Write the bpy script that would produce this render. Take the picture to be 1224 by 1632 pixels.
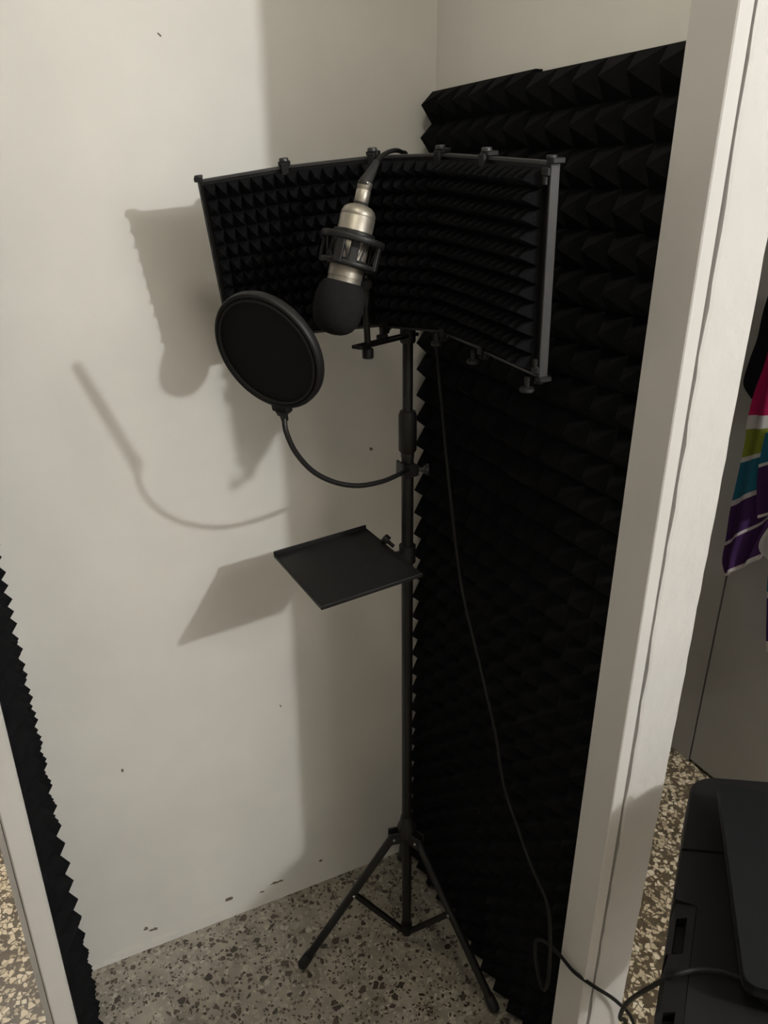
import bpy, math, random
from mathutils import Vector, Matrix
random.seed(7)
V = Vector
for o in list(bpy.data.objects): bpy.data.objects.remove(o)
sc = bpy.context.scene
C = sc.collection

# ------------------------------------------------------------------ camera, light, exposure
CP = V((-.724, -1.307, 1.6)); YAW, PITCH, ROLL, FPX = .447, .404, .002, 1200.0
_f0 = V((math.sin(YAW), math.cos(YAW), 0)); _r0 = V((math.cos(YAW), -math.sin(YAW), 0)); _u0 = V((0, 0, 1))
CF = _f0*math.cos(PITCH) - _u0*math.sin(PITCH); _u = _u0*math.cos(PITCH) + _f0*math.sin(PITCH)
CR = _r0*math.cos(ROLL) + _u*math.sin(ROLL); CU = _u*math.cos(ROLL) - _r0*math.sin(ROLL)
cd = bpy.data.cameras.new('camera'); cam = bpy.data.objects.new('camera', cd); C.objects.link(cam)
cd.sensor_fit = 'AUTO'; cd.sensor_width = 36.0; cd.lens = 36.0*FPX/1632.0; cd.clip_start = .02
m = Matrix((CR, CU, -CF)).transposed().to_4x4(); m.translation = CP; cam.matrix_world = m
sc.camera = cam
sc.view_settings.view_transform = 'Standard'; sc.view_settings.look = 'None'
sc.view_settings.gamma = 1.0; sc.view_settings.exposure = 0.0
sc.view_settings.use_curve_mapping = False

w = bpy.data.worlds.new('world'); sc.world = w; w.use_nodes = True
w.node_tree.nodes['Background'].inputs[0].default_value = (1, .95, .88, 1)
w.node_tree.nodes['Background'].inputs[1].default_value = 0.0

def lamp(name, loc, power, col, r):
    l = bpy.data.lights.new(name, 'POINT'); l.energy = power; l.color = col; l.shadow_soft_size = r
    o = bpy.data.objects.new(name, l); C.objects.link(o); o.location = loc
    return o
lamp('wall_lamp', (.589, -2.353, 2.284), 83, (1, 1, .985), .03)          # the one lamp that throws the shadows
lamp('next_room_lamp', (-1.35, 1.1, 2.2), 45, (1, .95, .88), .06)           # lamp of the room through the doorway

def at(px, ax, v):                                                          # photo pixel -> point on the plane axis = v
    d = CR*((px[0]-612)/FPX) - CU*((px[1]-816)/FPX) + CF
    return CP + d*((v-CP[ax])/d[ax])

# ------------------------------------------------------------------ materials
def mat(name, col, rough=.6, metal=0.0, spec=.5, noise=0, nscale=8, bump=0, bscale=60, sheen=0):
    m = bpy.data.materials.new(name); m.use_nodes = True; nt = m.node_tree; b = nt.nodes['Principled BSDF']
    b.inputs['Base Color'].default_value = (*col, 1); b.inputs['Roughness'].default_value = rough
    b.inputs['Metallic'].default_value = metal; b.inputs['Specular IOR Level'].default_value = spec
    if sheen: b.inputs['Sheen Weight'].default_value = sheen
    tc = nt.nodes.new('ShaderNodeTexCoord')
    if noise:
        n = nt.nodes.new('ShaderNodeTexNoise'); n.inputs['Scale'].default_value = nscale; n.inputs['Detail'].default_value = 5
        nt.links.new(tc.outputs['Object'], n.inputs['Vector'])
        r = nt.nodes.new('ShaderNodeValToRGB'); r.color_ramp.elements[0].position = .3; r.color_ramp.elements[1].position = .7
        r.color_ramp.elements[0].color = (*[c*(1-noise) for c in col], 1); r.color_ramp.elements[1].color = (*[min(1, c*(1+noise)) for c in col], 1)
        nt.links.new(n.outputs['Fac'], r.inputs['Fac']); nt.links.new(r.outputs['Color'], b.inputs['Base Color'])
    if bump:
        n = nt.nodes.new('ShaderNodeTexNoise'); n.inputs['Scale'].default_value = bscale; n.inputs['Detail'].default_value = 4
        nt.links.new(tc.outputs['Object'], n.inputs['Vector'])
        bp = nt.nodes.new('ShaderNodeBump'); bp.inputs['Strength'].default_value = bump; bp.inputs['Distance'].default_value = .004
        nt.links.new(n.outputs['Fac'], bp.inputs['Height']); nt.links.new(bp.outputs['Normal'], b.inputs['Normal'])
    return m

def spots(m, pts, col=(.16, .13, .1)):
    """small patches where the paint has come off, each at its own place"""
    nt = m.node_tree; b = nt.nodes['Principled BSDF']
    src = b.inputs['Base Color'].links[0].from_socket
    geo = nt.nodes.new('ShaderNodeNewGeometry')
    nz = nt.nodes.new('ShaderNodeTexNoise'); nz.inputs['Scale'].default_value = 120; nt.links.new(geo.outputs['Position'], nz.inputs['Vector'])
    s = nt.nodes.new('ShaderNodeVectorMath'); s.operation = 'SCALE'; s.inputs['Scale'].default_value = .012
    nt.links.new(nz.outputs['Color'], s.inputs[0])
    a = nt.nodes.new('ShaderNodeVectorMath'); a.operation = 'ADD'; nt.links.new(geo.outputs['Position'], a.inputs[0]); nt.links.new(s.outputs[0], a.inputs[1])
    for (p, rx, rz) in pts:
        d = nt.nodes.new('ShaderNodeVectorMath'); d.operation = 'SUBTRACT'; nt.links.new(a.outputs[0], d.inputs[0]); d.inputs[1].default_value = (p[0]+.006, p[1]+.006, p[2]+.006)
        q = nt.nodes.new('ShaderNodeVectorMath'); q.operation = 'MULTIPLY'; nt.links.new(d.outputs[0], q.inputs[0]); q.inputs[1].default_value = (1/rx, 20, 1/rz)
        l = nt.nodes.new('ShaderNodeVectorMath'); l.operation = 'LENGTH'; nt.links.new(q.outputs[0], l.inputs[0])
        c = nt.nodes.new('ShaderNodeMath'); c.operation = 'LESS_THAN'; nt.links.new(l.outputs['Value'], c.inputs[0]); c.inputs[1].default_value = 1
        mx = nt.nodes.new('ShaderNodeMix'); mx.data_type = 'RGBA'; nt.links.new(c.outputs[0], mx.inputs['Factor'])
        nt.links.new(src, mx.inputs[6]); mx.inputs[7].default_value = (*col, 1); src = mx.outputs[2]
    nt.links.new(src, b.inputs['Base Color'])

def terrazzo(name, base, layers, rough, grout=None):
    """polygonal stone chips in a cement ground; layers: (scale, share of cells that are chips, gap, dark-to-pale colour list, offset)"""
    m = bpy.data.materials.new(name); m.use_nodes = True; nt = m.node_tree; b = nt.nodes['Principled BSDF']; b.inputs['Roughness'].default_value = rough
    tc = nt.nodes.new('ShaderNodeTexCoord'); L = nt.links.new
    wn = nt.nodes.new('ShaderNodeTexNoise'); wn.inputs['Scale'].default_value = 60; wn.inputs['Detail'].default_value = 3; L(tc.outputs['Object'], wn.inputs['Vector'])
    sc_ = nt.nodes.new('ShaderNodeVectorMath'); sc_.operation = 'SCALE'; sc_.inputs['Scale'].default_value = .010; L(wn.outputs['Color'], sc_.inputs[0])
    ad = nt.nodes.new('ShaderNodeVectorMath'); ad.operation = 'ADD'; L(tc.outputs['Object'], ad.inputs[0]); L(sc_.outputs[0], ad.inputs[1])
    bn = nt.nodes.new('ShaderNodeTexNoise'); bn.inputs['Scale'].default_value = 16; bn.inputs['Detail'].default_value = 8; L(tc.outputs['Object'], bn.inputs['Vector'])
    br = nt.nodes.new('ShaderNodeValToRGB'); br.color_ramp.elements[0].position = .3; br.color_ramp.elements[1].position = .7
    br.color_ramp.elements[0].color = (*[c*.72 for c in base], 1); br.color_ramp.elements[1].color = (*[c*1.25 for c in base], 1)
    L(bn.outputs['Fac'], br.inputs['Fac']); src = br.outputs['Color']
    for (s, prob, gap, cols, off) in layers:
        o = nt.nodes.new('ShaderNodeVectorMath'); o.operation = 'ADD'; L(ad.outputs[0], o.inputs[0]); o.inputs[1].default_value = (off, off*.7, 0)
        mu = nt.nodes.new('ShaderNodeVectorMath'); mu.operation = 'MULTIPLY'; L(o.outputs[0], mu.inputs[0]); mu.inputs[1].default_value = (1, 1, 0)
        v = nt.nodes.new('ShaderNodeTexVoronoi'); v.inputs['Scale'].default_value = s; L(mu.outputs[0], v.inputs['Vector'])
        ve = nt.nodes.new('ShaderNodeTexVoronoi'); ve.feature = 'DISTANCE_TO_EDGE'; ve.inputs['Scale'].default_value = s; L(mu.outputs[0], ve.inputs['Vector'])
        sx = nt.nodes.new('ShaderNodeSeparateColor'); L(v.outputs['Color'], sx.inputs[0])
        sel = nt.nodes.new('ShaderNodeMath'); sel.operation = 'LESS_THAN'; L(sx.outputs[0], sel.inputs[0]); sel.inputs[1].default_value = prob
        sz = nt.nodes.new('ShaderNodeMath'); sz.operation = 'MULTIPLY_ADD'; L(sx.outputs[1], sz.inputs[0]); sz.inputs[1].default_value = gap; sz.inputs[2].default_value = gap*.35
        ins = nt.nodes.new('ShaderNodeMath'); ins.operation = 'GREATER_THAN'; L(ve.outputs['Distance'], ins.inputs[0]); L(sz.outputs[0], ins.inputs[1])
        mk = nt.nodes.new('ShaderNodeMath'); mk.operation = 'MULTIPLY'; L(sel.outputs[0], mk.inputs[0]); L(ins.outputs[0], mk.inputs[1])
        cr = nt.nodes.new('ShaderNodeValToRGB'); cr.color_ramp.interpolation = 'CONSTANT'; e = cr.color_ramp.elements
        for k, (p, c) in enumerate(cols):
            x = e[k] if k < 2 else e.new(p)
            x.position = p; x.color = (*c, 1)
        L(sx.outputs[2], cr.inputs['Fac'])
        mx = nt.nodes.new('ShaderNodeMix'); mx.data_type = 'RGBA'; L(mk.outputs[0], mx.inputs['Factor']); L(src, mx.inputs[6]); L(cr.outputs['Color'], mx.inputs[7]); src = mx.outputs[2]
    L(src, b.inputs['Base Color'])
    return m

M = {}
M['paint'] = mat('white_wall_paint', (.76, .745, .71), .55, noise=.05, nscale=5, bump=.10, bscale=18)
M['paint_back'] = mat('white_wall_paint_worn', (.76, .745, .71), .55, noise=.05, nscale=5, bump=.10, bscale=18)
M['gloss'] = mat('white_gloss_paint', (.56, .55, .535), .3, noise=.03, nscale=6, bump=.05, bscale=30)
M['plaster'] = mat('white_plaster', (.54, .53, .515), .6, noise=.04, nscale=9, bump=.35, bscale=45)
M['ceil'] = mat('ceiling_cream', (.92, .91, .86), .8)
M['room'] = mat('room_wall_taupe', (.55, .525, .49), .8)
M['grey_door'] = mat('grey_door_paint', (.30, .285, .265), .5, noise=.05, nscale=4)
M['foam'] = mat('black_acoustic_foam', (.0062, .0062, .0072), .95, spec=.1, noise=.25, nscale=60, bump=.2, bscale=300)
M['shield_foam'] = mat('black_shield_foam', (.0052, .0052, .0064), .95, spec=.1, bump=.2, bscale=400)
M['black_metal'] = mat('black_painted_metal', (.0072, .007, .0072), .45, spec=.35, noise=.2, nscale=30)
M['black_plastic'] = mat('black_plastic', (.007, .007, .007), .5, spec=.35)
M['grey_metal'] = mat('dark_grey_aluminium', (.045, .045, .047), .42, metal=.4)
M['rubber'] = mat('black_rubber', (.01, .01, .01), .7)
M['cable'] = mat('black_cable_rubber', (.006, .006, .006), .55, spec=.25)
M['steel'] = mat('bolt_steel', (.5, .5, .5), .3, metal=1)
M['champagne'] = mat('champagne_metal', (.36, .33, .285), .46, metal=.85, noise=.03, nscale=200)
M['windscreen'] = mat('black_windscreen_foam', (.0125, .0125, .013), .95, spec=.1, bump=.3, bscale=900)
M['mesh'] = mat('black_nylon_mesh', (.007, .007, .008), .8, spec=.2, bump=.2, bscale=1200)
M['elastic'] = mat('black_elastic', (.012, .012, .012), .8)
M['table'] = mat('black_table_laminate', (.007, .0067, .007), .55, spec=.2, noise=.15, nscale=20)
M['laptop'] = mat('charcoal_laptop_shell', (.005, .0056, .0064), .6, spec=.18, noise=.08, nscale=9)
M['niche_floor'] = terrazzo('grey_terrazzo', (.29, .26, .215),
    [(70, .30, .10, [(0, (.36, .33, .27)), (.4, (.44, .41, .345)), (.75, (.33, .29, .23))], 3.1), (130, .30, .10, [(0, (.40, .36, .30)), (.5, (.33, .30, .25))], 9.3),
     (74, .19, .16, [(0, (.05, .04, .03)), (.6, (.085, .068, .05))], 0), (150, .27, .14, [(0, (.055, .045, .034)), (.6, (.11, .09, .065))], 7.7)], .38)
M['room_floor'] = terrazzo('beige_terrazzo', (.10, .075, .045),
    [(120, .55, .10, [(0, (.50, .42, .29)), (.4, (.09, .068, .042)), (.7, (.36, .29, .19))], 5.1),
     (84, .62, .10, [(0, (.66, .57, .42)), (.30, (.075, .055, .034)), (.45, (.52, .44, .31)), (.72, (.12, .09, .055)), (.82, (.72, .64, .50))], 0)], .38)
M['black_cloth'] = mat('black_cloth', (.008, .008, .011), .9, spec=.1)
M['grey_cloth'] = mat('pale_grey_cloth', (.42, .42, .42), .9, spec=.1)

# ------------------------------------------------------------------ mesh helpers
def mesh(name, vs, fs, m, parent=None, smooth=False, uv=None):
    me = bpy.data.meshes.new(name); me.from_pydata([tuple(v) for v in vs], [], fs); me.update()
    import bmesh
    bm = bmesh.new(); bm.from_mesh(me); bmesh.ops.recalc_face_normals(bm, faces=bm.faces); bm.to_mesh(me); bm.free()
    if smooth:
        for p in me.polygons: p.use_smooth = True
    if uv:
        ul = me.uv_layers.new(name='uv')
        for lp in me.loops: ul.data[lp.index].uv = uv[lp.vertex_index]
    me.materials.append(m)
    o = bpy.data.objects.new(name, me); C.objects.link(o)
    if parent: setp(o, parent)
    return o
def setp(o, parent):
    o.parent = parent
    if parent.type == 'EMPTY': o.matrix_parent_inverse = Matrix.Translation(-parent.location)
def tag(o, label, cat, group=None):
    o['label'] = label; o['category'] = cat
    if group: o['group'] = group
    return o
def struct(o, label=None, cat=None):
    o['kind'] = 'structure'
    if label: o['label'] = label; o['category'] = cat
    return o
def thing(name, loc, label, cat, group=None):
    o = bpy.data.objects.new(name, None); C.objects.link(o); o.location = loc; o.empty_display_size = .05
    return tag(o, label, cat, group)
class G:                                                                    # collects vertices and faces of one mesh
    def __init__(s): s.v = []; s.f = []
    def add(s, vs, fs):
        k = len(s.v); s.v += [V(x) for x in vs]; s.f += [tuple(i+k for i in f) for f in fs]; return s
    def box(s, c, size, ax=None, bev=0):
        """box with centre c, size along axes ax (3 unit vectors); bev rounds the edges in one step"""
        X, Y, Z = [V(a) for a in (ax or ((1, 0, 0), (0, 1, 0), (0, 0, 1)))]; c = V(c); a, b, d = [q/2 for q in size]
        if not bev:
            vs = [c+X*(i*a)+Y*(j*b)+Z*(k*d) for k in (-1, 1) for (i, j) in ((-1, -1), (1, -1), (1, 1), (-1, 1))]
            return s.add(vs, [(3, 2, 1, 0), (4, 5, 6, 7), (0, 1, 5, 4), (1, 2, 6, 5), (2, 3, 7, 6), (3, 0, 4, 7)])
        def ring(ea, eb, z):
            pts = []
            for (i, j) in ((1, 1), (-1, 1), (-1, -1), (1, -1)):
                p = c+X*(i*ea)+Y*(j*eb)+Z*z
                q1 = p-Y*(j*bev*.999); q2 = p-X*(i*bev*.999)
                pts += [q1, q2] if i*j > 0 else [q2, q1]
            return pts
        k = len(s.v); r = [ring(a-bev*.7, b-bev*.7, -d), ring(a, b, -d+bev*.7), ring(a, b, d-bev*.7), ring(a-bev*.7, b-bev*.7, d)]
        vs = sum(r, []); fs = []
        for q in range(3):
            for i in range(8): fs.append((q*8+i, q*8+(i+1) % 8, q*8+8+(i+1) % 8, q*8+8+i))
        fs.append(tuple(range(7, -1, -1))); fs.append(tuple(range(24, 32)))
        return s.add(vs, fs)
    def tube(s, pts, r, n=12, cap=True):
        pts = [V(p) for p in pts]; N = len(pts); rs = r if isinstance(r, (list, tuple)) else [r]*N
        t0 = (pts[1]-pts[0]).normalized(); up = V((0, 0, 1)) if abs(t0.z) < .9 else V((1, 0, 0)); nx = t0.cross(up).normalized()
        vs = []
        for i in range(N):
            t = (pts[min(i+1, N-1)]-pts[max(i-1, 0)])
            if t.length < 1e-9: t = t0.copy()
            t.normalize(); nx = (nx-t*nx.dot(t)).normalized(); ny = t.cross(nx)
            for k in range(n):
                a = 2*math.pi*k/n; vs.append(pts[i]+(nx*math.cos(a)+ny*math.sin(a))*rs[i])
        fs = [(i*n+k, i*n+(k+1) % n, (i+1)*n+(k+1) % n, (i+1)*n+k) for i in range(N-1) for k in range(n)]
        if cap: fs += [tuple(range(n-1, -1, -1)), tuple(range((N-1)*n, N*n))]
        return s.add(vs, fs)
    def lathe(s, o, ax, prof, n=32, cap=True):
        """prof: list of (distance along axis, radius)"""
        o = V(o); ax = V(ax).normalized(); pts = [o+ax*a for a, _ in prof]
        up = V((0, 0, 1)) if abs(ax.z) < .9 else V((1, 0, 0)); nx = ax.cross(up).normalized(); ny = ax.cross(nx); vs = []
        for p, (_, r) in zip(pts, prof):
            for k in range(n):
                a = 2*math.pi*k/n; vs.append(p+(nx*math.cos(a)+ny*math.sin(a))*r)
        N = len(prof); fs = [(i*n+k, i*n+(k+1) % n, (i+1)*n+(k+1) % n, (i+1)*n+k) for i in range(N-1) for k in range(n)]
        if cap: fs += [tuple(range(n-1, -1, -1)), tuple(range((N-1)*n, N*n))]
        return s.add(vs, fs)
    def ring(s, c, ax, R, wid, th, n=48):
        """flat band ring: wid along the axis, th radially, rounded section"""
        c = V(c); ax = V(ax).normalized(); up = V((0, 0, 1)) if abs(ax.z) < .9 else V((1, 0, 0)); nx = ax.cross(up).normalized(); ny = ax.cross(nx); vs = []
        sec = [(math.copysign(abs(math.cos(2*math.pi*k/12))**.6, math.cos(2*math.pi*k/12))*th/2, math.copysign(abs(math.sin(2*math.pi*k/12))**.6, math.sin(2*math.pi*k/12))*wid/2) for k in range(12)]
        for i in range(n):
            a = 2*math.pi*i/n; d = nx*math.cos(a)+ny*math.sin(a)
            vs += [c+d*(R+x)+ax*y for x, y in sec]
        fs = [(i*12+k, i*12+(k+1) % 12, ((i+1) % n)*12+(k+1) % 12, ((i+1) % n)*12+k) for i in range(n) for k in range(12)]
        return s.add(vs, fs)
    def foam(s, P, nrm, nu, nv, base, tip, jit=0.0):
        """sheet of square pyramids over the quad P = (p00, p10, p11, p01), rising along nrm"""
        p00, p10, p11, p01 = [V(p) for p in P]; nrm = V(nrm).normalized()
        q = lambda u, v: p00*(1-u)*(1-v)+p10*u*(1-v)+p11*u*v+p01*(1-u)*v
        vs = []; fs = []
        for j in range(nv+1):
            for i in range(nu+1): vs.append(q(i/nu, j/nv)+nrm*base)
        g = lambda i, j: j*(nu+1)+i
        for j in range(nv):
            for i in range(nu):
                jj = V((random.uniform(-jit, jit), random.uniform(-jit, jit), random.uniform(-jit, jit)))
                k = len(vs); vs.append(q((i+.5)/nu, (j+.5)/nv)+nrm*(base+tip)+jj)
                fs += [(g(i, j), g(i+1, j), k), (g(i+1, j), g(i+1, j+1), k), (g(i+1, j+1), g(i, j+1), k), (g(i, j+1), g(i, j), k)]
        border = [(i, 0) for i in range(nu)]+[(nu, j) for j in range(nv)]+[(i, nv) for i in range(nu, 0, -1)]+[(0, j) for j in range(nv, 0, -1)]
        k = len(vs); vs += [q(i/nu, j/nv) for i, j in border]; n = len(border)
        for a in range(n): b = (a+1) % n; fs.append((g(*border[a]), g(*border[b]), k+b, k+a))
        fs.append(tuple(range(k, k+n)))
        return s.add(vs, fs)
    def prism(s, poly, z0, z1, bev=0):
        n = len(poly); vs = [V((x, y, z0)) for x, y in poly]; fs = [tuple(range(n-1, -1, -1))]
        if bev:
            cx = sum(p[0] for p in poly)/n; cy = sum(p[1] for p in poly)/n
            ins = []
            for x, y in poly:
                d = math.hypot(x-cx, y-cy); ins.append((x-(x-cx)/d*bev, y-(y-cy)/d*bev))
            vs += [V((x, y, z1-bev)) for x, y in poly]+[V((x, y, z1)) for x, y in ins]; lv = 3
        else: vs += [V((x, y, z1)) for x, y in poly]; lv = 2
        for q in range(lv-1): fs += [(q*n+i, q*n+(i+1) % n, q*n+n+(i+1) % n, q*n+n+i) for i in range(n)]
        fs.append(tuple(range((lv-1)*n, lv*n)))
        return s.add(vs, fs)
    def out(s, name, m, parent=None, smooth=False): return mesh(name, s.v, s.f, m, parent, smooth)
def autosmooth(o, deg=40):
    me = o.data
    for p in me.polygons: p.use_smooth = True
    import bmesh
    bm = bmesh.new(); bm.from_mesh(me)
    for e in bm.edges:
        if len(e.link_faces) == 2 and e.calc_face_angle(0) > math.radians(deg): e.smooth = False
    bm.to_mesh(me); bm.free(); return o
def spline(pts, k=8):
    pts = [V(p) for p in pts]; P = [pts[0]*2-pts[1]]+pts+[pts[-1]*2-pts[-2]]; out = []
    for i in range(1, len(P)-2):
        a, b, c, d = P[i-1:i+3]
        for j in range(k):
            t = j/k; out.append(.5*((2*b)+(c-a)*t+(2*a-5*b+4*c-d)*t*t+(3*b-a-3*c+d)*t**3))
    return out+[pts[-1]]

# ------------------------------------------------------------------ setting
CEIL = 2.42
struct(G().box((-.15, -.6, -.03), (4.5, 6.2, .056)).out('floor_room', M['room_floor']))
struct(G().box((-.4, -.325, -.006), (.92, .67, .012)).out('floor', M['niche_floor']))
struct(G().box((-.15, -.6, CEIL+.03), (4.5, 6.2, .06)).out('ceiling', M['ceil']))
wb = G().box((-.41, .05, CEIL/2), (.93, .1, CEIL))
struct(wb.out('wall_back', M['paint_back']))
spots(M['paint_back'], [(at((441, 1406), 1, 0), .016, .004), (at((418, 1421), 1, 0), .006, .003), (at((365, 1433), 1, 0), .009, .006), (at((245, 1481), 1, 0), .011, .004),
                        (at((232, 1480), 1, 0), .005, .004), (at((511, 1371), 1, 0), .004, .004), (at((591, 716), 1, 0), .003, .003), (at((447, 1125), 1, 0), .002, .004),
                        (at((195, 1228), 1, 0), .003, .004), (at((254, 55), 1, 0), .002, .002)])
spots(M['paint_back'], [(at((205, 1513), 1, 0), .035, .008), (at((262, 1492), 1, 0), .03, .007), (at((340, 1452), 1, 0), .03, .014), (at((178, 1530), 1, 0), .02, .006)], (.80, .78, .735))
# back wall goes on past the doorway on the left, with a lintel over it
struct(G().box((-2.0, .05, CEIL/2), (.7, .1, CEIL)).out('wall_beyond', M['paint']))
struct(G().box((-1.2625, .05, 2.24), (.775, .1, .36)).out('wall_lintel', M['paint']))
# partition: thin plastered wall, uneven front edges
def partition():
    y0, y1, x0, x1 = -.684, .0, -.0225, .0535
    N = 90; vs = []; fs = []
    for i in range(N+1):
        z = CEIL*i/N; j = random.uniform(-.0020, .0020); k = random.uniform(-.001, .001)
        vs += [V((x0+j, y0+.0012, z)), V((x0+.004+j, y0, z)), V((x1-.003+k, y0, z)), V((x1+k, y0+.003, z)), V((x1, y1+.1, z)), V((.0, y1+.1, z)), V((.0, y0+.075, z)), V((x0, y0+.075, z))]
    for i in range(N): fs += [(i*8+k, i*8+(k+1) % 8, i*8+8+(k+1) % 8, i*8+8+k) for k in range(8)]
    fs += [tuple(range(7, -1, -1)), tuple(range(N*8, N*8+8))]
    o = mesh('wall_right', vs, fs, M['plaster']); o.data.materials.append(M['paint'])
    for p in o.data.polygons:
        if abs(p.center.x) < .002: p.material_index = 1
    return o
struct(partition())
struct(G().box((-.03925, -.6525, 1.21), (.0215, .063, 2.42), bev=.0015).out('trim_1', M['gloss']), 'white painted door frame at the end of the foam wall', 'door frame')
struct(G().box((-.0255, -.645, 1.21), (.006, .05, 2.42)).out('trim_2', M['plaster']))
struct(G().box((.95, .5, CEIL/2), (.1, 1.14, CEIL)).out('wall_side', M['grey_door']))
struct(G().box((.95, -2.33, CEIL/2), (.1, 2.74, CEIL)).out('wall_side_room', M['room']))
door2 = struct(G().box((.945, -.5175, 1.04), (.09, .885, 2.06), bev=.002).out('door_2', M['grey_door']), 'grey flush door behind the hanging towel', 'door')
struct(G().box((.95, -.515, 2.245), (.1, .89, .35)).out('wall_side_lintel', M['room']))
struct(G().box((.97, -.071, 1.04), (.03, .01, 2.08)).out('trim_3', M['black_plastic']))
struct(G().box((.48, 1.12, CEIL/2), (.86, .1, CEIL)).out('wall_passage_end', M['grey_door']))
struct(G().box((-2.4, -.6, CEIL/2), (.1, 6.2, CEIL)).out('wall_left', M['room']))
struct(G().box((-.15, -3.7, CEIL/2), (4.5, .1, CEIL)).out('wall_rear', M['room']))
struct(G().box((-1.15, 2.45, CEIL/2), (2.5, .1, CEIL)).out('wall_next_room', M['room']))
struct(G().box((.02, 1.25, CEIL/2), (.07, 2.3, CEIL)).out('wall_next_room_side', M['room']))

# flush ceiling lamp over the booth's front: metal ring with a milky diffuser
cl_ = thing('ceiling_lamp', (-.52, -.86, CEIL), 'round flush ceiling lamp with milky diffuser above the booth', 'ceiling lamp')
dm = bpy.data.materials.new('milky_diffuser'); dm.use_nodes = True; db = dm.node_tree.nodes['Principled BSDF']; db.inputs['Base Color'].default_value = (.8, .8, .8, 1)
db.inputs['Emission Color'].default_value = (1, .95, .78, 1); db.inputs['Emission Strength'].default_value = 25
autosmooth(G().lathe((-.52, -.86, CEIL-.03), (0, 0, 1), [(0, .12), (-.008, .10), (-.012, .06), (-.0135, .01)], 32).out('diffuser', dm, cl_))
autosmooth(G().lathe((-.52, -.86, CEIL), (0, 0, -1), [(0, .13), (.032, .13), (.034, .121), (.028, .12)], 32).out('lamp_ring', M['grey_metal'], cl_))

# open narrow door leaf on the left: inner face from DA (near edge) to DB (hinge side)
DA = V((-.8315, -.33, 0)); DB = V((-.843, -.012, 0)); dd = (DB-DA).normalized(); dn = V((dd.y, -dd.x, 0))   # dn points into the booth
def leaf():
    L = (DB-DA).length; t = .034; mid = DA+dd*(L/2)-dn*(t/2)
    return G().box((mid.x, mid.y, 1.02), (L, t, 2.02), (dd, dn, (0, 0, 1)), bev=.0025)
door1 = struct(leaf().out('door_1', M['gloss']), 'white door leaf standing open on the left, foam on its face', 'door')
mid = DA+dd*.012-dn*.039
G().box((mid.x, mid.y, 1.02), (.022, .008, 2.02), (dd, dn, (0, 0, 1))).out('edge_strip', M['grey_door'], door1)

# ------------------------------------------------------------------ acoustic foam tiles
ROWN = ['topmost', 'second from top', 'third from top', 'fourth from top', 'fifth from top', 'lowest']
def wall_tiles():
    top = 1.755; h = .298
    for c in range(2):
        y0 = -.012-c*.299; y1 = y0-.297+(.0 if c == 0 else 0)
        z = top+(.001 if c == 0 else -.004)
        for r in range(6):
            zb = max(z-h, .003); nv = max(1, round((z-zb)/.05))
            o = G().foam(((0-.0005, y0, z), (-.0005, y1, z), (-.0005, y1, zb), (-.0005, y0, zb)), (-1, 0, 0), 6, nv, .012, .034, .0012).out('acoustic_foam_tile', M['foam'])
            tag(o, 'black pyramid foam tile, %s of the column %s' % (ROWN[r], ('in the wall corner', 'beside the white door frame')[c]), 'foam tile', 'foam tiles on the right wall')
            z = zb-.001
wall_tiles()
def door_tiles():
    z = 1.795; h = .298
    for r in range(6):
        zb = z-h
        a = DA+dd*.006+dn*.0005; b = a+dd*.297
        o = G().foam(((a.x, a.y, z), (b.x, b.y, z), (b.x, b.y, zb), (a.x, a.y, zb)), dn, 6, 6, .006, .026, .0012).out('acoustic_foam_tile', M['foam'])
        tag(o, 'black pyramid foam tile on the open white door, %s' % ROWN[r], 'foam tile', 'foam tiles on the open door')
        z = zb-.001
door_tiles()

# ------------------------------------------------------------------ microphone stand
PB = V((-.153, -.24, .037)); PT = V((-.1725, -.24, 1.46)); pax = (PT-PB).normalized()
pole = lambda z: PB+(PT-PB)*((z-PB.z)/(PT.z-PB.z))
st = thing('microphone_stand', (PB.x, PB.y, 0), 'black tripod stand with telescoping pole in the booth corner', 'microphone stand')
autosmooth(G().lathe(pole(.037), pax, [(0, .009), (.002, .0105), (1.165, .0105)], 24).out('lower_tube', M['black_metal'], st))
autosmooth(G().lathe(pole(1.19), pax, [(0, .0085), (.265, .0085), (.267, .007)], 24).out('upper_tube', M['black_metal'], st))
autosmooth(G().lathe(pole(1.196), pax, [(0, .0125), (.004, .0152), (.064, .0152), (.071, .0128)], 28).out('grip_collar', M['black_plastic'], st))
autosmooth(G().lathe(pole(1.187), pax, [(0, .0112), (.009, .0112)], 24).out('collar_ring', M['black_metal'], st))
hub = G().lathe(pole(.335), pax, [(0, .014), (.004, .019), (.026, .020), (.034, .016), (.05, .013), (.056, .0115)], 28)
legang = [math.radians(a) for a in (169.6, 293, 66)]
for a in legang:
    d = V((math.cos(a), math.sin(a), 0)); t = V((-d.y, d.x, 0)); c = pole(.345)
    for sd in (-1, 1): hub.box(c+d*.024+t*(sd*.0085)+V((0, 0, -.006)), (.03, .0035, .03), (d, t, (0, 0, 1)), bev=.001)
autosmooth(hub.out('hub', M['black_plastic'], st))
foot_c = G().lathe(pole(.036), pax, [(0, .012), (.03, .0128)], 20)
autosmooth(foot_c.out('bottom_cap', M['black_plastic'], st))
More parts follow.
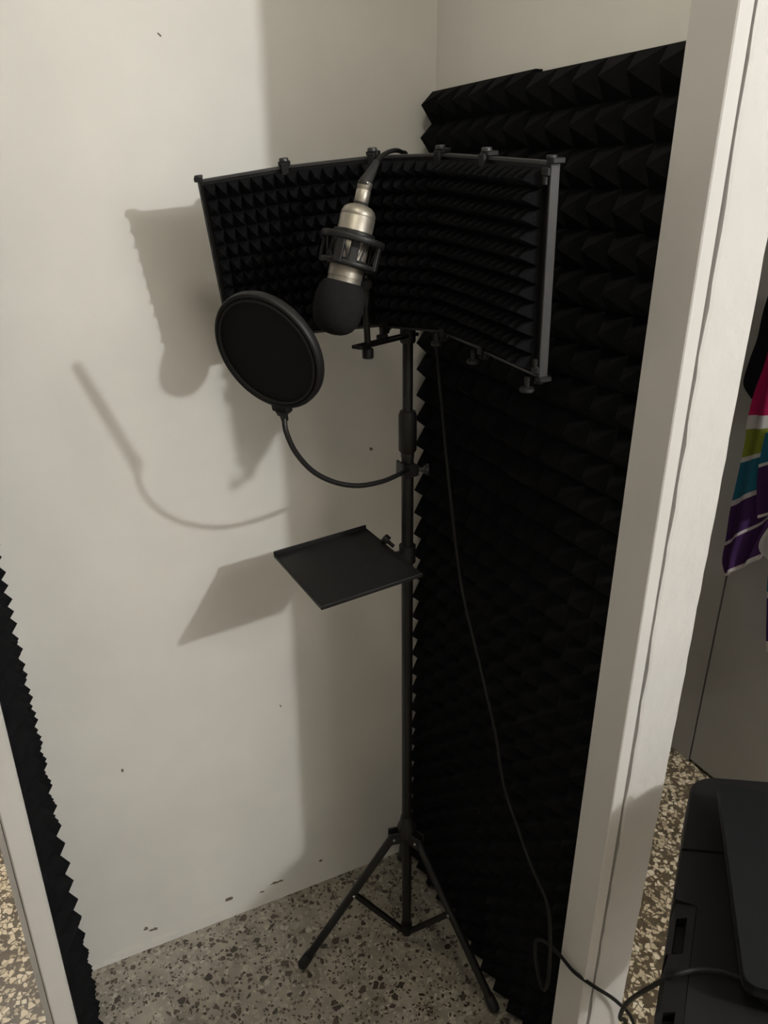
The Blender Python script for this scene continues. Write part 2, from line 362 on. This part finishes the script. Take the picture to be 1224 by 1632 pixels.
for a in legang:
    d = V((math.cos(a), math.sin(a), 0)); t = V((-d.y, d.x, 0))
    A = pole(.34)+d*.029; F = V((PB.x, PB.y, 0))+d*(.243 if a != legang[2] else .232)+V((0, 0, .011)); dv = (F-A).normalized()
    lg = autosmooth(G().tube([A, F-dv*.012], .0088, 14).out('leg', M['black_metal'], st))
    autosmooth(G().lathe(F-dv*.034, dv, [(0, .0105), (.006, .0112), (.026, .0118), (.034, .0105), (.0385, .006)], 16).out('rubber_foot', M['rubber'], lg))
    K = A+(F-A)*.43; Q = pole(.05)+d*.012
    br = G()
    bd = (K-Q).normalized(); up = bd.cross(t).normalized()
    for sd in (-1, 1): br.box((K+Q)/2+t*(sd*.0035), ((K-Q).length+.008, .002, .011), (bd, t, up), bev=.0007)
    b_ = br.out('brace', M['black_metal'], st)
    bl = G()
    for sd in (-1, 1): bl.lathe(K+t*(sd*.0085), t*sd, [(0, .0032), (.002, .0032), (.003, .0018)], 10)
    autosmooth(bl.out('rivet', M['steel'], b_))
    hb = G()
    for sd in (-1, 1): hb.lathe(pole(.338)+d*.031+t*(sd*.010), t*sd, [(0, .003), (.002, .003), (.003, .0018)], 10)
    autosmooth(hb.out('hub_bolt', M['steel'], st))

# ------------------------------------------------------------------ isolation shield
T = [V((-.461, -.159, 1.612)), V((-.345, -.188, 1.631)), V((-.235, -.247, 1.644)), V((-.175, -.334, 1.645)), V((-.169, -.438, 1.638)), V((-.167, -.566, 1.629))]
EV = [V((.135-.016*i, .05-.004*i, -1)).normalized()*(.238+.001*i) for i in range(6)]
sh = thing('isolation_shield', (PT.x, PT.y, 1.39), 'black folding five-panel reflection shield curved behind the microphone', 'isolation shield')
NIN = []
for i in range(5):
    a, b = T[i], T[i+1]; u = (b-a).normalized(); e = (EV[i]+EV[i+1]).normalized(); n = u.cross(e).normalized()
    if n.dot(CP-(a+b)/2) < 0: n = -n
    NIN.append(n)
TH = .0095
for i in range(5):
    a, b = T[i], T[i+1]; A2, B2 = a+EV[i], b+EV[i+1]; n = NIN[i]; u = (b-a).normalized(); e = (EV[i]+EV[i+1]).normalized()
    g = .0; a_, b_, A_, B_ = a+u*g, b-u*g, A2+u*g, B2-u*g
    q = [a_, b_, B_, A_]
    pn = G().add([p-n*.002 for p in q]+[p-n*TH for p in q], [(0, 1, 2, 3), (7, 6, 5, 4), (0, 4, 5, 1), (1, 5, 6, 2), (2, 6, 7, 3), (3, 7, 4, 0)]).out('panel', M['black_metal'], sh)
    ins = [a_+e*.007+u*(.004 if i == 0 else 0), b_+e*.007-u*(.009 if i == 4 else 0), B_-e*.007-u*(.009 if i == 4 else 0), A_-e*.007+u*(.004 if i == 0 else 0)]
    G().foam([p-n*.002 for p in ins], n, (7, 7, 6, 6, 7)[i], 11, .005, .022, .0006).out('foam_pad', M['shield_foam'], pn)
    for (p, s2, sg) in ((a_, b_, 1), (A_, B_, -1)):
        c = (p+s2)/2+e*(.0015*sg)-n*(TH/2-.0005); G().box(c, ((s2-p).length, TH+.003, .004), (u, n, e), bev=.0008).out('edge_rail', M['grey_metal'], pn)
for (i, j, sg) in ((0, 0, 1), (5, 4, -1)):                                   # flat bars closing the two outer ends
    n = NIN[j]; e = EV[i].normalized(); u = (T[j+1]-T[j]).normalized()
    c = T[i]+EV[i]*.5-n*(TH/2)+u*(-.0015*sg); G().box(c, (.003, TH+.003, EV[i].length), (u, n, e), bev=.0006).out('end_bar', M['grey_metal'], sh)
def clip(i, bottom):
    j = min(max(i-1, 0), 4); n = (NIN[j]+NIN[min(i, 4)]).normalized(); e = EV[i].normalized(); u = n.cross(e).normalized()
    s = -1 if bottom else 1; P = (T[i]+EV[i] if bottom else T[i])-n*(TH/2); en = i in (0, 5)
    k = G()
    if en:
        k.box(P-e*(s*.001)+u*(.003 if i == 5 else -.001), (.012, TH+.008, .006), (u, n, e), bev=.0012)
        if i == 5: k.box(P+n*.006+e*(s*.010)-u*.004, (.012, .010, .010), (u, n, e), bev=.002); k.box(P+n*.008+e*(s*.019)-u*.004, (.007, .007, .010), (u, n, e), bev=.0015)
    else:
        k.box(P-e*(s*.0035), (.017, TH+.008, .006), (u, n, e), bev=.0015)
        k.box(P+n*.010+e*(s*.004), (.011, .007, .016), (u, n, e), bev=.0015)
    h = autosmooth(k.out('hinge_clip', M['black_plastic'], sh), 30)
    bo = G().lathe(P-e*(s*(.0062 if not en else .0038))+n*.004, -e*s, [(0, .0068), (.003, .0068), (.0045, .0058), (.0045, .0036), (.003, .0032)] if not en else [(0, .006), (.0022, .006), (.003, .005)], 16)
    autosmooth(bo.out('hinge_bolt', M['grey_metal'] if not bottom else M['black_plastic'], h))
    if bottom and i not in (0,):
        kn = G().lathe(P+n*.022-e*(s*.0), e, [(-.004, .0035), (.008, .0035), (.009, .009), (.013, .0095), (.015, .007)], 16)
        autosmooth(kn.out('thumb_screw', M['black_plastic'], h))
for i in range(6):
    clip(i, False); clip(i, True)
# bracket under the shield: slotted arm from the pole to the upright rod that carries the microphone
RB = V((-.262, -.287, 1.388)); AP = pole(1.39); ad = V((RB.x-AP.x, RB.y-AP.y, 0)).normalized(); at_ = V((-ad.y, ad.x, 0)); al = (V((RB.x, RB.y, 0))-V((AP.x, AP.y, 0))).length
ar = G()
for sd in (-1, 1): ar.box(V((AP.x, AP.y, 1.39))+ad*(al/2+.002)+at_*(sd*.0065), (al+.036, .0045, .005), (ad, at_, (0, 0, 1)), bev=.001)
for q in (-.013, al+.022): ar.box(V((AP.x, AP.y, 1.39))+ad*q, (.012, .0175, .005), (ad, at_, (0, 0, 1)), bev=.001)
ar.out('mount_arm', M['black_metal'], sh)
autosmooth(G().lathe(AP+pax*(-.012), pax, [(0, .0112), (.002, .0125), (.022, .0125), (.024, .0112)], 24).out('pole_clamp', M['black_plastic'], sh))
RT = V((-.272, -.30, 1.462))
rd = autosmooth(G().tube([RB-V((0, 0, .004)), RT], .0048, 14).out('mount_rod', M['black_metal'], sh))
autosmooth(G().lathe(RB-V((0, 0, .018)), (0, 0, 1), [(0, .0075), (.001, .0085), (.013, .0085), (.0145, .0075)], 20).out('rod_nut', M['black_plastic'], rd))
sb = G()                                                                     # cross bar on the back that ties the lower panels to the pole
mb = (T[2]+EV[2]+T[3]+EV[3])/2; nb = NIN[2]
sb.tube([pole(1.425), mb-nb*.012+V((0, 0, .02))], .005, 10)
sb.box(mb-nb*.018+V((0, 0, .03)), (.06, .006, .05), ((T[3]-T[2]).normalized(), nb, V((0, 0, 1))), bev=.001)
sb.out('back_bracket', M['black_metal'], sh)

# ------------------------------------------------------------------ microphone, windscreen, shock mount
MB_ = V((-.337, -.335, 1.418)); MT = V((-.2835, -.327, 1.604)); ma = (MT-MB_).normalized(); ms = lambda s: MB_+ma*s
mic = thing('condenser_microphone', ms(.01), 'champagne metal condenser microphone hung upside down with black windscreen', 'microphone')
bd = G().lathe(MB_, ma, [(.05, .0225), (.0745, .0232), (.075, .0226), (.0764, .0226), (.077, .0234), (.1545, .0234), (.155, .0230), (.1562, .0230), (.1567, .0232), (.160, .0228), (.165, .0203), (.1685, .0160), (.1702, .0110), (.1707, .0098)], 48)
autosmooth(bd.out('body', M['champagne'], mic), 50)
autosmooth(G().lathe(MB_, ma, [(.1695, .0102), (.1735, .0102)], 28).out('socket_ring', M['rubber'], mic))
ws = [(0.0, .004), (.0012, .012), (.004, .019), (.009, .0255), (.017, .0305), (.028, .0335), (.040, .0345), (.052, .0338), (.062, .0312), (.068, .0278), (.0705, .0250), (.069, .0238)]
autosmooth(G().lathe(MB_, ma, ws, 40).out('windscreen', M['windscreen'], mic), 80)

smt = thing('shock_mount', RT, 'black spider shock mount with elastic bands around the microphone', 'shock mount')
R0 = .0405
nx_ = ma.cross(V((0, 1, 0))).normalized(); ny_ = ma.cross(nx_).normalized()
dirn = lambda a: nx_*math.cos(a)+ny_*math.sin(a)
autosmooth(G().ring(ms(.126), ma, R0, .009, .006).out('outer_ring', M['black_plastic'], smt), 60)
autosmooth(G().ring(ms(.094), ma, R0*.9, .007, .005).out('outer_ring', M['black_plastic'], smt), 60)
autosmooth(G().ring(ms(.131), ma, .0262, .011, .0045).out('clamp_ring', M['black_plastic'], smt), 60)
autosmooth(G().ring(ms(.0955), ma, .0262, .010, .0045).out('clamp_ring', M['black_plastic'], smt), 60)
for k in range(4):
    a = math.pi/4+k*math.pi/2
    d = dirn(a); t = ma.cross(d)
    G().box(ms(.110)+d*(R0*.96), (.005, .011, .036), (d, t, ma), bev=.001).out('post', M['black_plastic'], smt)
    d2 = dirn(a+.55); G().box(ms(.113)+d2*.0262, (.0035, .012, .034), (d2, ma.cross(d2), ma), bev=.001).out('clamp_post', M['black_plastic'], smt)
for k in range(8):
    a = k*math.pi/4; zz = [(.126, R0-.003), (.0955, .0285)] if k % 2 else [(.094, R0*.9-.003), (.131, .0285)]
    G().tube([ms(zz[0][0])+dirn(a)*zz[0][1], ms(zz[1][0])+dirn(a+.38)*zz[1][1]], .0012, 6).out('elastic_band', M['elastic'], smt)
yk = V((-.2745, -.303, 1.478)); ra = ms(.104)+(yk-ms(.104)).normalized()*(R0*.92)
yoke = G().tube([RT-V((0, 0, .012)), RT+V((0, 0, .006)), yk], [.0075, .0075, .0065], 14).tube([yk, V((-.272, -.300, 1.492)), ms(.096)+(V((-.26, -.30, 1.5))-ms(.096)).normalized()*(R0*.9)], .006, 12)
autosmooth(yoke.out('swivel_yoke', M['black_plastic'], smt))
autosmooth(G().lathe(yk+V((.002, -.004, 0)), V((-.5, -1, 0)), [(-.012, .008), (.006, .008), (.008, .006)], 16).out('swivel_knob', M['black_plastic'], smt))

# ------------------------------------------------------------------ microphone cable
cb = thing('microphone_cable', ms(.175), 'black microphone cable running from the plug over the shield down to the floor', 'cable')
autosmooth(G().lathe(MB_, ma, [(.1735, .0092), (.1745, .0096), (.188, .0096), (.1885, .0092), (.190, .0092), (.1905, .0096), (.199, .0094)], 28).out('plug_shell', M['champagne'], cb))
bp0 = ms(.199); bp1 = at((592, 274), 1, -.320); bp2 = at((600, 258), 1, -.310)
sp = spline([ms(.195), bp0, bp1, bp2], 5)
autosmooth(G().tube(sp, [.0092-.0052*max(0, (k-4)/(len(sp)-5)) for k in range(len(sp))], 16).out('strain_relief', M['rubber'], cb))
path = [bp2, at((612, 246), 1, -.295), at((628, 240), 1, -.270), at((641, 243), 1, -.245), V((-.168, -.225, 1.640)), V((-.150, -.215, 1.56)), V((-.125, -.19, 1.45)),
        at((690, 525), 0, -.10), at((700, 600), 0, -.095), at((715, 760), 0, -.092), at((735, 930), 0, -.092), at((765, 1060), 0, -.095), at((790, 1170), 0, -.09), at((803, 1250), 0, -.088),
        at((822, 1310), 0, -.085), at((846, 1378), 0, -.082), at((872, 1440), 0, -.078), at((877, 1500), 0, -.078), at((874, 1560), 0, -.080), at((866, 1577), 0, -.084), at((856, 1545), 0, -.088),
        at((853, 1505), 0, -.085), at((862, 1498), 0, -.076), at((878, 1508), 0, -.066), at((893, 1523), 0, -.058), at((915, 1549), 0, -.056), at((945, 1571), 1, -.692), at((985, 1598), 1, -.702),
        at((1012, 1636), 1, -.72), V((.10, -.76, .05)), V((.16, -.82, .005)), V((.3, -1.0, .005)), V((.4, -1.3, .005))]
autosmooth(G().tube(spline(path, 7), .0031, 8).out('cord', M['cable'], cb))

# ------------------------------------------------------------------ pop filter
PN = V((.783, .538, .313)).normalized(); PC = V((-.434, -.3525, 1.4055)); PR = .0795
neck = V((-.415, -.335, 1.328)); top = V((-.453, -.37, 1.483)); ud = (neck-top); ud = (ud-PN*ud.dot(PN)).normalized()
pf = thing('pop_filter', neck, 'round black pop filter on a bent gooseneck clamped to the stand', 'pop filter')
autosmooth(G().ring(PC, PN, PR, .0135, .0065, 72).out('hoop', M['black_plastic'], pf), 60)
autosmooth(G().lathe(PC+PN*(-.0035), PN, [(0, PR-.001), (.0006, PR-.001)], 64).out('mesh_disc', M['mesh'], pf))
autosmooth(G().lathe(PC+PN*(.003), PN, [(0, PR-.001), (.0006, PR-.001)], 64).out('mesh_disc', M['mesh'], pf))
autosmooth(G().ring(PC-PN*.0055, PN, PR-.006, .003, .004, 72).out('inner_hoop', M['black_plastic'], pf), 60)
nb0 = PC+ud*(PR+.001)
soc = G().box(nb0+ud*.004, (.030, .013, .014), (ud.cross(PN), PN, ud), bev=.003).lathe(nb0+ud*.008, ud, [(0, .0105), (.006, .0092), (.008, .006), (.018, .0052)], 18)
autosmooth(soc.out('socket', M['black_plastic'], pf))
CLZ = 1.168; cl = pole(CLZ)
gp = [nb0+ud*.02, at((456, 688), 1, -.338), at((472, 722), 1, -.337), at((500, 752), 1, -.334), at((535, 769), 1, -.328), at((572, 774), 1, -.32), at((610, 767), 1, -.302), at((636, 756), 1, -.278), at((650, 749), 1, -.258)]
autosmooth(G().tube(spline(gp, 8), .0039, 12).out('gooseneck', M['black_metal'], pf))
ck = G().box(cl+V((-.0135, 0, .0)), (.004, .026, .024), bev=.001).box(cl+V((-.002, -.0135, -.002)), (.026, .004, .022), bev=.001).box(cl+V((.0125, -.002, -.004)), (.006, .022, .018), bev=.001)
ck = autosmooth(ck.out('clamp', M['black_metal'], pf))
autosmooth(G().lathe(cl+V((.013, -.004, -.004)), (1, -.15, -.12), [(0, .0035), (.016, .0035), (.016, .007), (.022, .007), (.023, .005)], 14).box(cl+V((.034, -.008, -.006)), (.005, .004, .02), bev=.001).out('clamp_screw', M['grey_metal'], ck))

# ------------------------------------------------------------------ clamp-on tray
def rot(a, b, g):
    return Matrix.Rotation(a, 3, 'Z') @ Matrix.Rotation(b, 3, 'Y') @ Matrix.Rotation(g, 3, 'X')
TM = rot(.0553, -.0677, .0152); TC = V((-.289, -.249, 1.0146)); tx, ty, tz = [TM @ V(v) for v in ((1, 0, 0), (0, 1, 0), (0, 0, 1))]; TW, TD = .1833, .2026
tr = thing('clamp_tray', pole(1.0), 'flat black rectangular tray clamped to the stand pole', 'tray')
G().box(TC-tz*.002, (TW, TD, .003), (tx, ty, tz), bev=.001).out('tray_plate', M['black_metal'], tr)
lp = G()
lp.box(TC+ty*(TD/2-.0015)+tz*.0025, (TW, .003, .010), (tx, ty, tz), bev=.001)
lp.box(TC-ty*(TD/2-.001)-tz*.001, (TW, .002, .0065), (tx, ty, tz), bev=.0008)
lp.box(TC-tx*(TW/2-.001)-tz*.0015, (.002, TD, .0055), (tx, ty, tz), bev=.0008)
lp.box(TC+tx*(TW/2-.001)-tz*.0015, (.002, TD, .0055), (tx, ty, tz), bev=.0008)
lp.out('lip', M['black_metal'], tr)
pz = pole(1.005)
cm = G().lathe(pz-pax*.016, pax, [(0, .0112), (.001, .0150), (.033, .0150), (.034, .0112)], 20).box(pz+V((-.035, .012, -.006)), (.06, .012, .012), bev=.002).box(TC+tx*.03-tz*.009, (.10, .04, .010), (tx, ty, tz), bev=.002)
cm = autosmooth(cm.out('clamp', M['black_plastic'], tr))
kb = pz+V((-.026, .026, .018))
autosmooth(G().lathe(kb, (-.5, .6, .5), [(-.014, .0035), (0, .0035), (0, .009), (.009, .0095), (.011, .007)], 12).out('clamp_knob', M['black_plastic'], cm))

# ------------------------------------------------------------------ small table, laptop, its lead
TZ = .822
c0 = at((1103, 1236), 2, TZ); q0 = at((1045, 1632), 2, TZ)
ea = V((q0.x-c0.x, q0.y-c0.y, 0)).normalized(); eb = V((.85, -.53, 0)).normalized(); P2 = lambda s, t: V((c0.x, c0.y, 0))+ea*s+eb*t
tb = thing('side_table', P2(.24, .17), 'small black pedestal table with rounded corners holding the laptop', 'table')
def rounded(pts, r):
    out = []; n = len(pts)
    for i in range(n):
        p = V(pts[i]); a = (V(pts[i-1])-p); b = (V(pts[(i+1) % n])-p); a = a.normalized()*r[i]; b = b.normalized()*r[i]
        for k in range(7):
            t = k/6; out.append(((p+a)*(1-t)**2+p*2*t*(1-t)+(p+b)*t*t))
    return [(q.x, q.y) for q in out]
sm = (at((1084, 1352), 2, TZ)-V((c0.x, c0.y, TZ))).dot(ea)
G().prism(rounded([P2(0, 0), P2(sm-.0005, 0), P2(sm-.0005, .34), P2(0, .34)], [.034, .001, .001, .03]), TZ-.045, TZ, .0025).out('rear_top', M['table'], tb)
sr = (at((1076, 1432), 2, TZ)-V((c0.x, c0.y, TZ))).dot(ea)
ft = G().prism(rounded([P2(sm+.0005, 0), P2(sr, 0), P2(sr+.006, .026), P2(.50, .026), P2(.50, .34), P2(sm+.0005, .34)], [.001, .003, .003, .02, .03, .001]), TZ-.045, TZ-.001, .002).out('front_top', M['table'], tb)
# sloping rim along the left side of the front top, with two recessed grips
k = G()
def rimseg(s0, s1, hole=False):
    z = TZ-.0015
    a = [P2(s0, .0265)+V((0, 0, z)), P2(s1, .0265)+V((0, 0, z)), P2(s1, .003)+V((0, 0, z-.006)), P2(s0, .003)+V((0, 0, z-.006))]
    lo = [V((p.x, p.y, TZ-.045)) for p in (P2(s0, .0265), P2(s1, .0265), P2(s1, 0), P2(s0, 0))]
    if not hole:
        k.add(a+lo, [(0, 1, 2, 3), (7, 6, 5, 4), (0, 4, 5, 1), (1, 5, 6, 2), (2, 6, 7, 3), (3, 7, 4, 0)])
    else:
        for (t0, t1) in ((.0, .006), (.018, .0265)):
            zz = lambda t: z-.006*(1-min(1, max(0, (t-.003)/.0235)))
            v = [P2(s0, t1)+V((0, 0, zz(t1))), P2(s1, t1)+V((0, 0, zz(t1))), P2(s1, t0)+V((0, 0, zz(t0))), P2(s0, t0)+V((0, 0, zz(t0)))]
            k.add(v+[V((p.x, p.y, TZ-.045)) for p in v], [(0, 1, 2, 3), (7, 6, 5, 4), (0, 4, 5, 1), (1, 5, 6, 2), (2, 6, 7, 3), (3, 7, 4, 0)])
        v = [P2(s0, .006), P2(s1, .006), P2(s1, .018), P2(s0, .018)]
        k.add([p+V((0, 0, TZ-.020)) for p in v]+[p+V((0, 0, TZ-.045)) for p in v], [(0, 1, 2, 3), (7, 6, 5, 4), (0, 4, 5, 1), (1, 5, 6, 2), (2, 6, 7, 3), (3, 7, 4, 0)])
s1a = (at((1085, 1462), 2, TZ)-V((c0.x, c0.y, TZ))).dot(ea); s1b = (at((1078, 1520), 2, TZ)-V((c0.x, c0.y, TZ))).dot(ea); s2a = (at((1066, 1613), 2, TZ)-V((c0.x, c0.y, TZ))).dot(ea)
rimseg(sr+.001, s1a); rimseg(s1a, s1b, True); rimseg(s1b, s2a); rimseg(s2a, s2a+(s1b-s1a), True); rimseg(s2a+(s1b-s1a), .5)
k.out('grip_rim', M['table'], tb)
pc = P2(.25, .18)
autosmooth(G().lathe((pc.x, pc.y, .02), (0, 0, 1), [(0, .03), (.01, .022), (.74, .022), (.768, .06)], 24).out('column', M['black_metal'], tb))
autosmooth(G().lathe((pc.x, pc.y, 0), (0, 0, 1), [(0, .17), (.012, .17), (.022, .15), (.03, .03)], 40).out('base', M['black_metal'], tb))

LZ = TZ+.047; LB = TZ+.0275                                                    # the laptop sits on a low riser
l0 = at((1144, 1246), 2, LZ); l1 = at((1186, 1566), 2, LZ); la = V((l1.x-l0.x, l1.y-l0.y, 0)); ll = la.length; la.normalize(); lb = V((-la.y, la.x, 0))
if lb.x < 0: lb = -lb
lt = thing('laptop', (l0+la*(ll/2)+lb*.1).to_tuple()[:2]+(LB,), 'closed charcoal laptop lying on a low black riser', 'laptop')
LP = lambda s, t: V((l0.x, l0.y, 0))+la*s+lb*t
G().prism(rounded([LP(0, 0), LP(ll, 0), LP(ll, .22), LP(0, .22)], [.006, .014, .014, .006]), LB+.0112, LZ, .0012).out('lid', M['laptop'], lt)
G().prism(rounded([LP(.001, .001), LP(ll-.001, .001), LP(ll-.001, .219), LP(.001, .219)], [.006, .014, .014, .006]), LB+.003, LB+.0109).out('base', M['black_plastic'], lt)
for (s, t) in ((.02, .02), (ll-.02, .02), (ll-.02, .2), (.02, .2)):
    q = LP(s, t); autosmooth(G().lathe((q.x, q.y, LB), (0, 0, 1), [(0, .006), (.0035, .006)], 12).out('foot', M['rubber'], lt))

rs = thing('laptop_riser', (l0+la*(ll/2)+lb*.11).to_tuple()[:2]+(TZ,), 'low black riser on the small table, under the closed laptop', 'stand')
G().prism(rounded([LP(.012, .012), LP(ll-.012, .012), LP(ll-.012, .208), LP(.012, .208)], [.01]*4), LB-.006, LB).out('riser_plate', M['table'], rs)
for s in (.03, ll-.03):
    for t in (.035, .185):
        q = LP(s, t); autosmooth(G().lathe((q.x, q.y, TZ), (0, 0, 1), [(0, .012), (.004, .010), (LB-.006-TZ, .010)], 16).out('foot', M['table'], rs))

ld = [at((1240, 1582), 2, TZ+.006), at((1224, 1576), 2, TZ+.006), at((1180, 1558), 2, TZ+.008), at((1145, 1547), 2, TZ+.008), at((1110, 1546), 2, TZ+.006), at((1078, 1553), 2, TZ+.003)]
ld += [at((1050, 1566), 2, TZ-.02), at((1020, 1583), 2, TZ-.06), at((998, 1600), 2, TZ-.12), at((988, 1622), 2, TZ-.19), at((990, 1650), 2, TZ-.28), V((-.20, -.84, .30)), V((-.22, -.80, .08)), V((-.27, -.77, .005)), V((-.42, -.80, .005)), V((-.6, -.95, .005))]
autosmooth(tag(G().tube(spline(ld, 7), .0027, 8).out('power_lead', M['cable']), 'thin black lead draped over the edge of the small black table', 'cable'))

# ------------------------------------------------------------------ towel and cloth hanging at the grey door
def stripes(name, bands):
    m = bpy.data.materials.new(name); m.use_nodes = True; nt = m.node_tree; b = nt.nodes['Principled BSDF']; b.inputs['Roughness'].default_value = .95; b.inputs['Specular IOR Level'].default_value = .1
    u = nt.nodes.new('ShaderNodeUVMap'); s = nt.nodes.new('ShaderNodeSeparateXYZ'); nt.links.new(u.outputs[0], s.inputs[0])
    r = nt.nodes.new('ShaderNodeValToRGB'); r.color_ramp.interpolation = 'CONSTANT'; e = r.color_ramp.elements
    e[0].position = 0; e[0].color = (*bands[0][1], 1); e[1].position = bands[1][0]; e[1].color = (*bands[1][1], 1)
    for p, c in bands[2:]: x = e.new(p); x.color = (*c, 1)
    nt.links.new(s.outputs[1], r.inputs[0]); nt.links.new(r.outputs[0], b.inputs[0])
    n = nt.nodes.new('ShaderNodeTexNoise'); n.inputs['Scale'].default_value = 500; bp = nt.nodes.new('ShaderNodeBump'); bp.inputs['Strength'].default_value = .4; bp.inputs['Distance'].default_value = .003
    nt.links.new(n.outputs['Fac'], bp.inputs['Height']); nt.links.new(bp.outputs[0], b.inputs['Normal'])
    return m
MAG, WH, LIME, TEAL, PUR = (.34, .012, .075), (.50, .48, .48), (.20, .23, .03), (.018, .12, .19), (.05, .02, .085)
def drape(name, left, right, x0, amp, nf, m, parent=None, th=.006, nu=28, nv=40, ph=0):
    """hanging cloth: left and right are silhouettes (y, z) top to bottom; folds push it out of the door's plane"""
    Ls = spline([V((0, y, z)) for y, z in left], 10); Rs = spline([V((0, y, z)) for y, z in right], 10)
    pick = lambda S, t: S[min(len(S)-1, int(round(t*(len(S)-1))))]
    vs = []; uv = []; fs = []
    for side in (0, 1):
        for j in range(nv+1):
            a, b = pick(Ls, j/nv), pick(Rs, j/nv)
            for i in range(nu+1):
                t = i/nu; p = a.lerp(b, t); f = math.sin(t*nf*2*math.pi+ph+.8*j/nv)*amp*(.45+.55*j/nv)+math.sin(t*nf*4.7+1.3)*amp*.3
                vs.append(V((x0+f+side*th, p.y, p.z))); uv.append((t, j/nv))
    W = nu+1; S = (nv+1)*W
    for j in range(nv):
        for i in range(nu):
            a = j*W+i; fs.append((a, a+1, a+1+W, a+W)); fs.append((S+a+W, S+a+1+W, S+a+1, S+a))
    for i in range(nu): fs += [(i, S+i, S+i+1, i+1), (nv*W+i, nv*W+i+1, S+nv*W+i+1, S+nv*W+i)]
    for j in range(nv): fs += [(j*W, (j+1)*W, S+(j+1)*W, S+j*W), (j*W+nu, S+j*W+nu, S+(j+1)*W+nu, (j+1)*W+nu)]
    o = mesh(name, vs, fs, m, parent, True, uv); return autosmooth(o, 70)
X0 = .845
yz = lambda px, x=X0: (lambda p: (p.y, p.z))(at(px, 0, x))
tw_m = stripes('striped_towel', [(0, MAG), (.305, WH), (.372, LIME), (.49, WH), (.505, TEAL), (.64, WH), (.657, PUR), (.785, WH), (.802, PUR), (.975, WH)])
tw = thing('striped_towel', (X0, -.15, 1.3), 'colourful striped towel in magenta, lime, teal and purple hanging at the grey door', 'towel')
Lf = [yz((1240, 430)), yz((1222, 560)), yz((1200, 625)), yz((1188, 672)), yz((1184, 705)), yz((1171, 765)), yz((1160, 812)), yz((1152, 862)), yz((1146, 895)), yz((1151, 920))]
Rt = [yz((1262, 430)), yz((1285, 560)), yz((1290, 625)), yz((1290, 668)), yz((1285, 690)), yz((1280, 725)), yz((1275, 760)), yz((1262, 800)), yz((1240, 838)), yz((1206, 892))]
drape('towel_front', Lf, Rt, X0, .012, 2.2, tw_m, tw)
fold_m = stripes('striped_towel_fold', [(0, TEAL), (.30, WH), (.325, PUR), (.95, WH)])
drape('towel_fold', [yz((1222, 690), .825), yz((1210, 745), .825), yz((1206, 800), .825), yz((1207, 826), .825)], [yz((1275, 670), .825), yz((1275, 725), .825), yz((1275, 780), .825), yz((1270, 808), .825)], .818, .008, 1.2, fold_m, tw)
drape('towel_lining', [yz((1226, 838), .835), yz((1211, 862), .835), yz((1210, 878), .835), yz((1222, 892), .835)], [yz((1262, 828), .835), yz((1262, 850), .835), yz((1262, 880), .835), yz((1262, 905), .835)], .832, .006, 1.1, M['grey_cloth'], tw)
low_m = stripes('striped_towel_tail', [(0, TEAL), (.35, WH), (.40, PUR), (.72, WH), (.80, (.3, .3, .3))])
drape('towel_tail', [yz((1226, 885), .855), yz((1219, 925), .855), yz((1217, 975), .855), yz((1216, 1030), .855), yz((1221, 1085), .855)], [yz((1280, 885), .855), yz((1280, 925), .855), yz((1280, 975), .855), yz((1280, 1030), .855), yz((1270, 1085), .855)], .862, .006, 1.3, low_m, tw)
gx = .875
gm = thing('black_garment', (gx, -.05, 1.4), 'black garment hanging behind the striped towel at the grey door', 'garment')
drape('garment_cloth', [yz((1228, 455), gx), yz((1214, 500), gx), yz((1205, 540), gx), yz((1192, 575), gx), yz((1182, 612), gx), yz((1194, 636), gx)], [yz((1290, 455), gx), yz((1290, 500), gx), yz((1290, 540), gx), yz((1290, 580), gx), yz((1285, 620), gx), yz((1270, 660), gx)], gx, .007, 1.7, M['black_cloth'], gm)
hk = thing('coat_hook', (.9, -.12, 1.55), 'dark hook on the grey door carrying towel and garment', 'hook')
G().box((.897, -.12, 1.55), (.006, .03, .09), bev=.001).out('back_plate', M['black_metal'], hk)
autosmooth(G().tube(spline([V((.895, -.12, 1.55)), V((.865, -.12, 1.53)), V((.835, -.12, 1.535)), V((.828, -.12, 1.56))], 6), .004, 10).out('prong', M['black_metal'], hk))
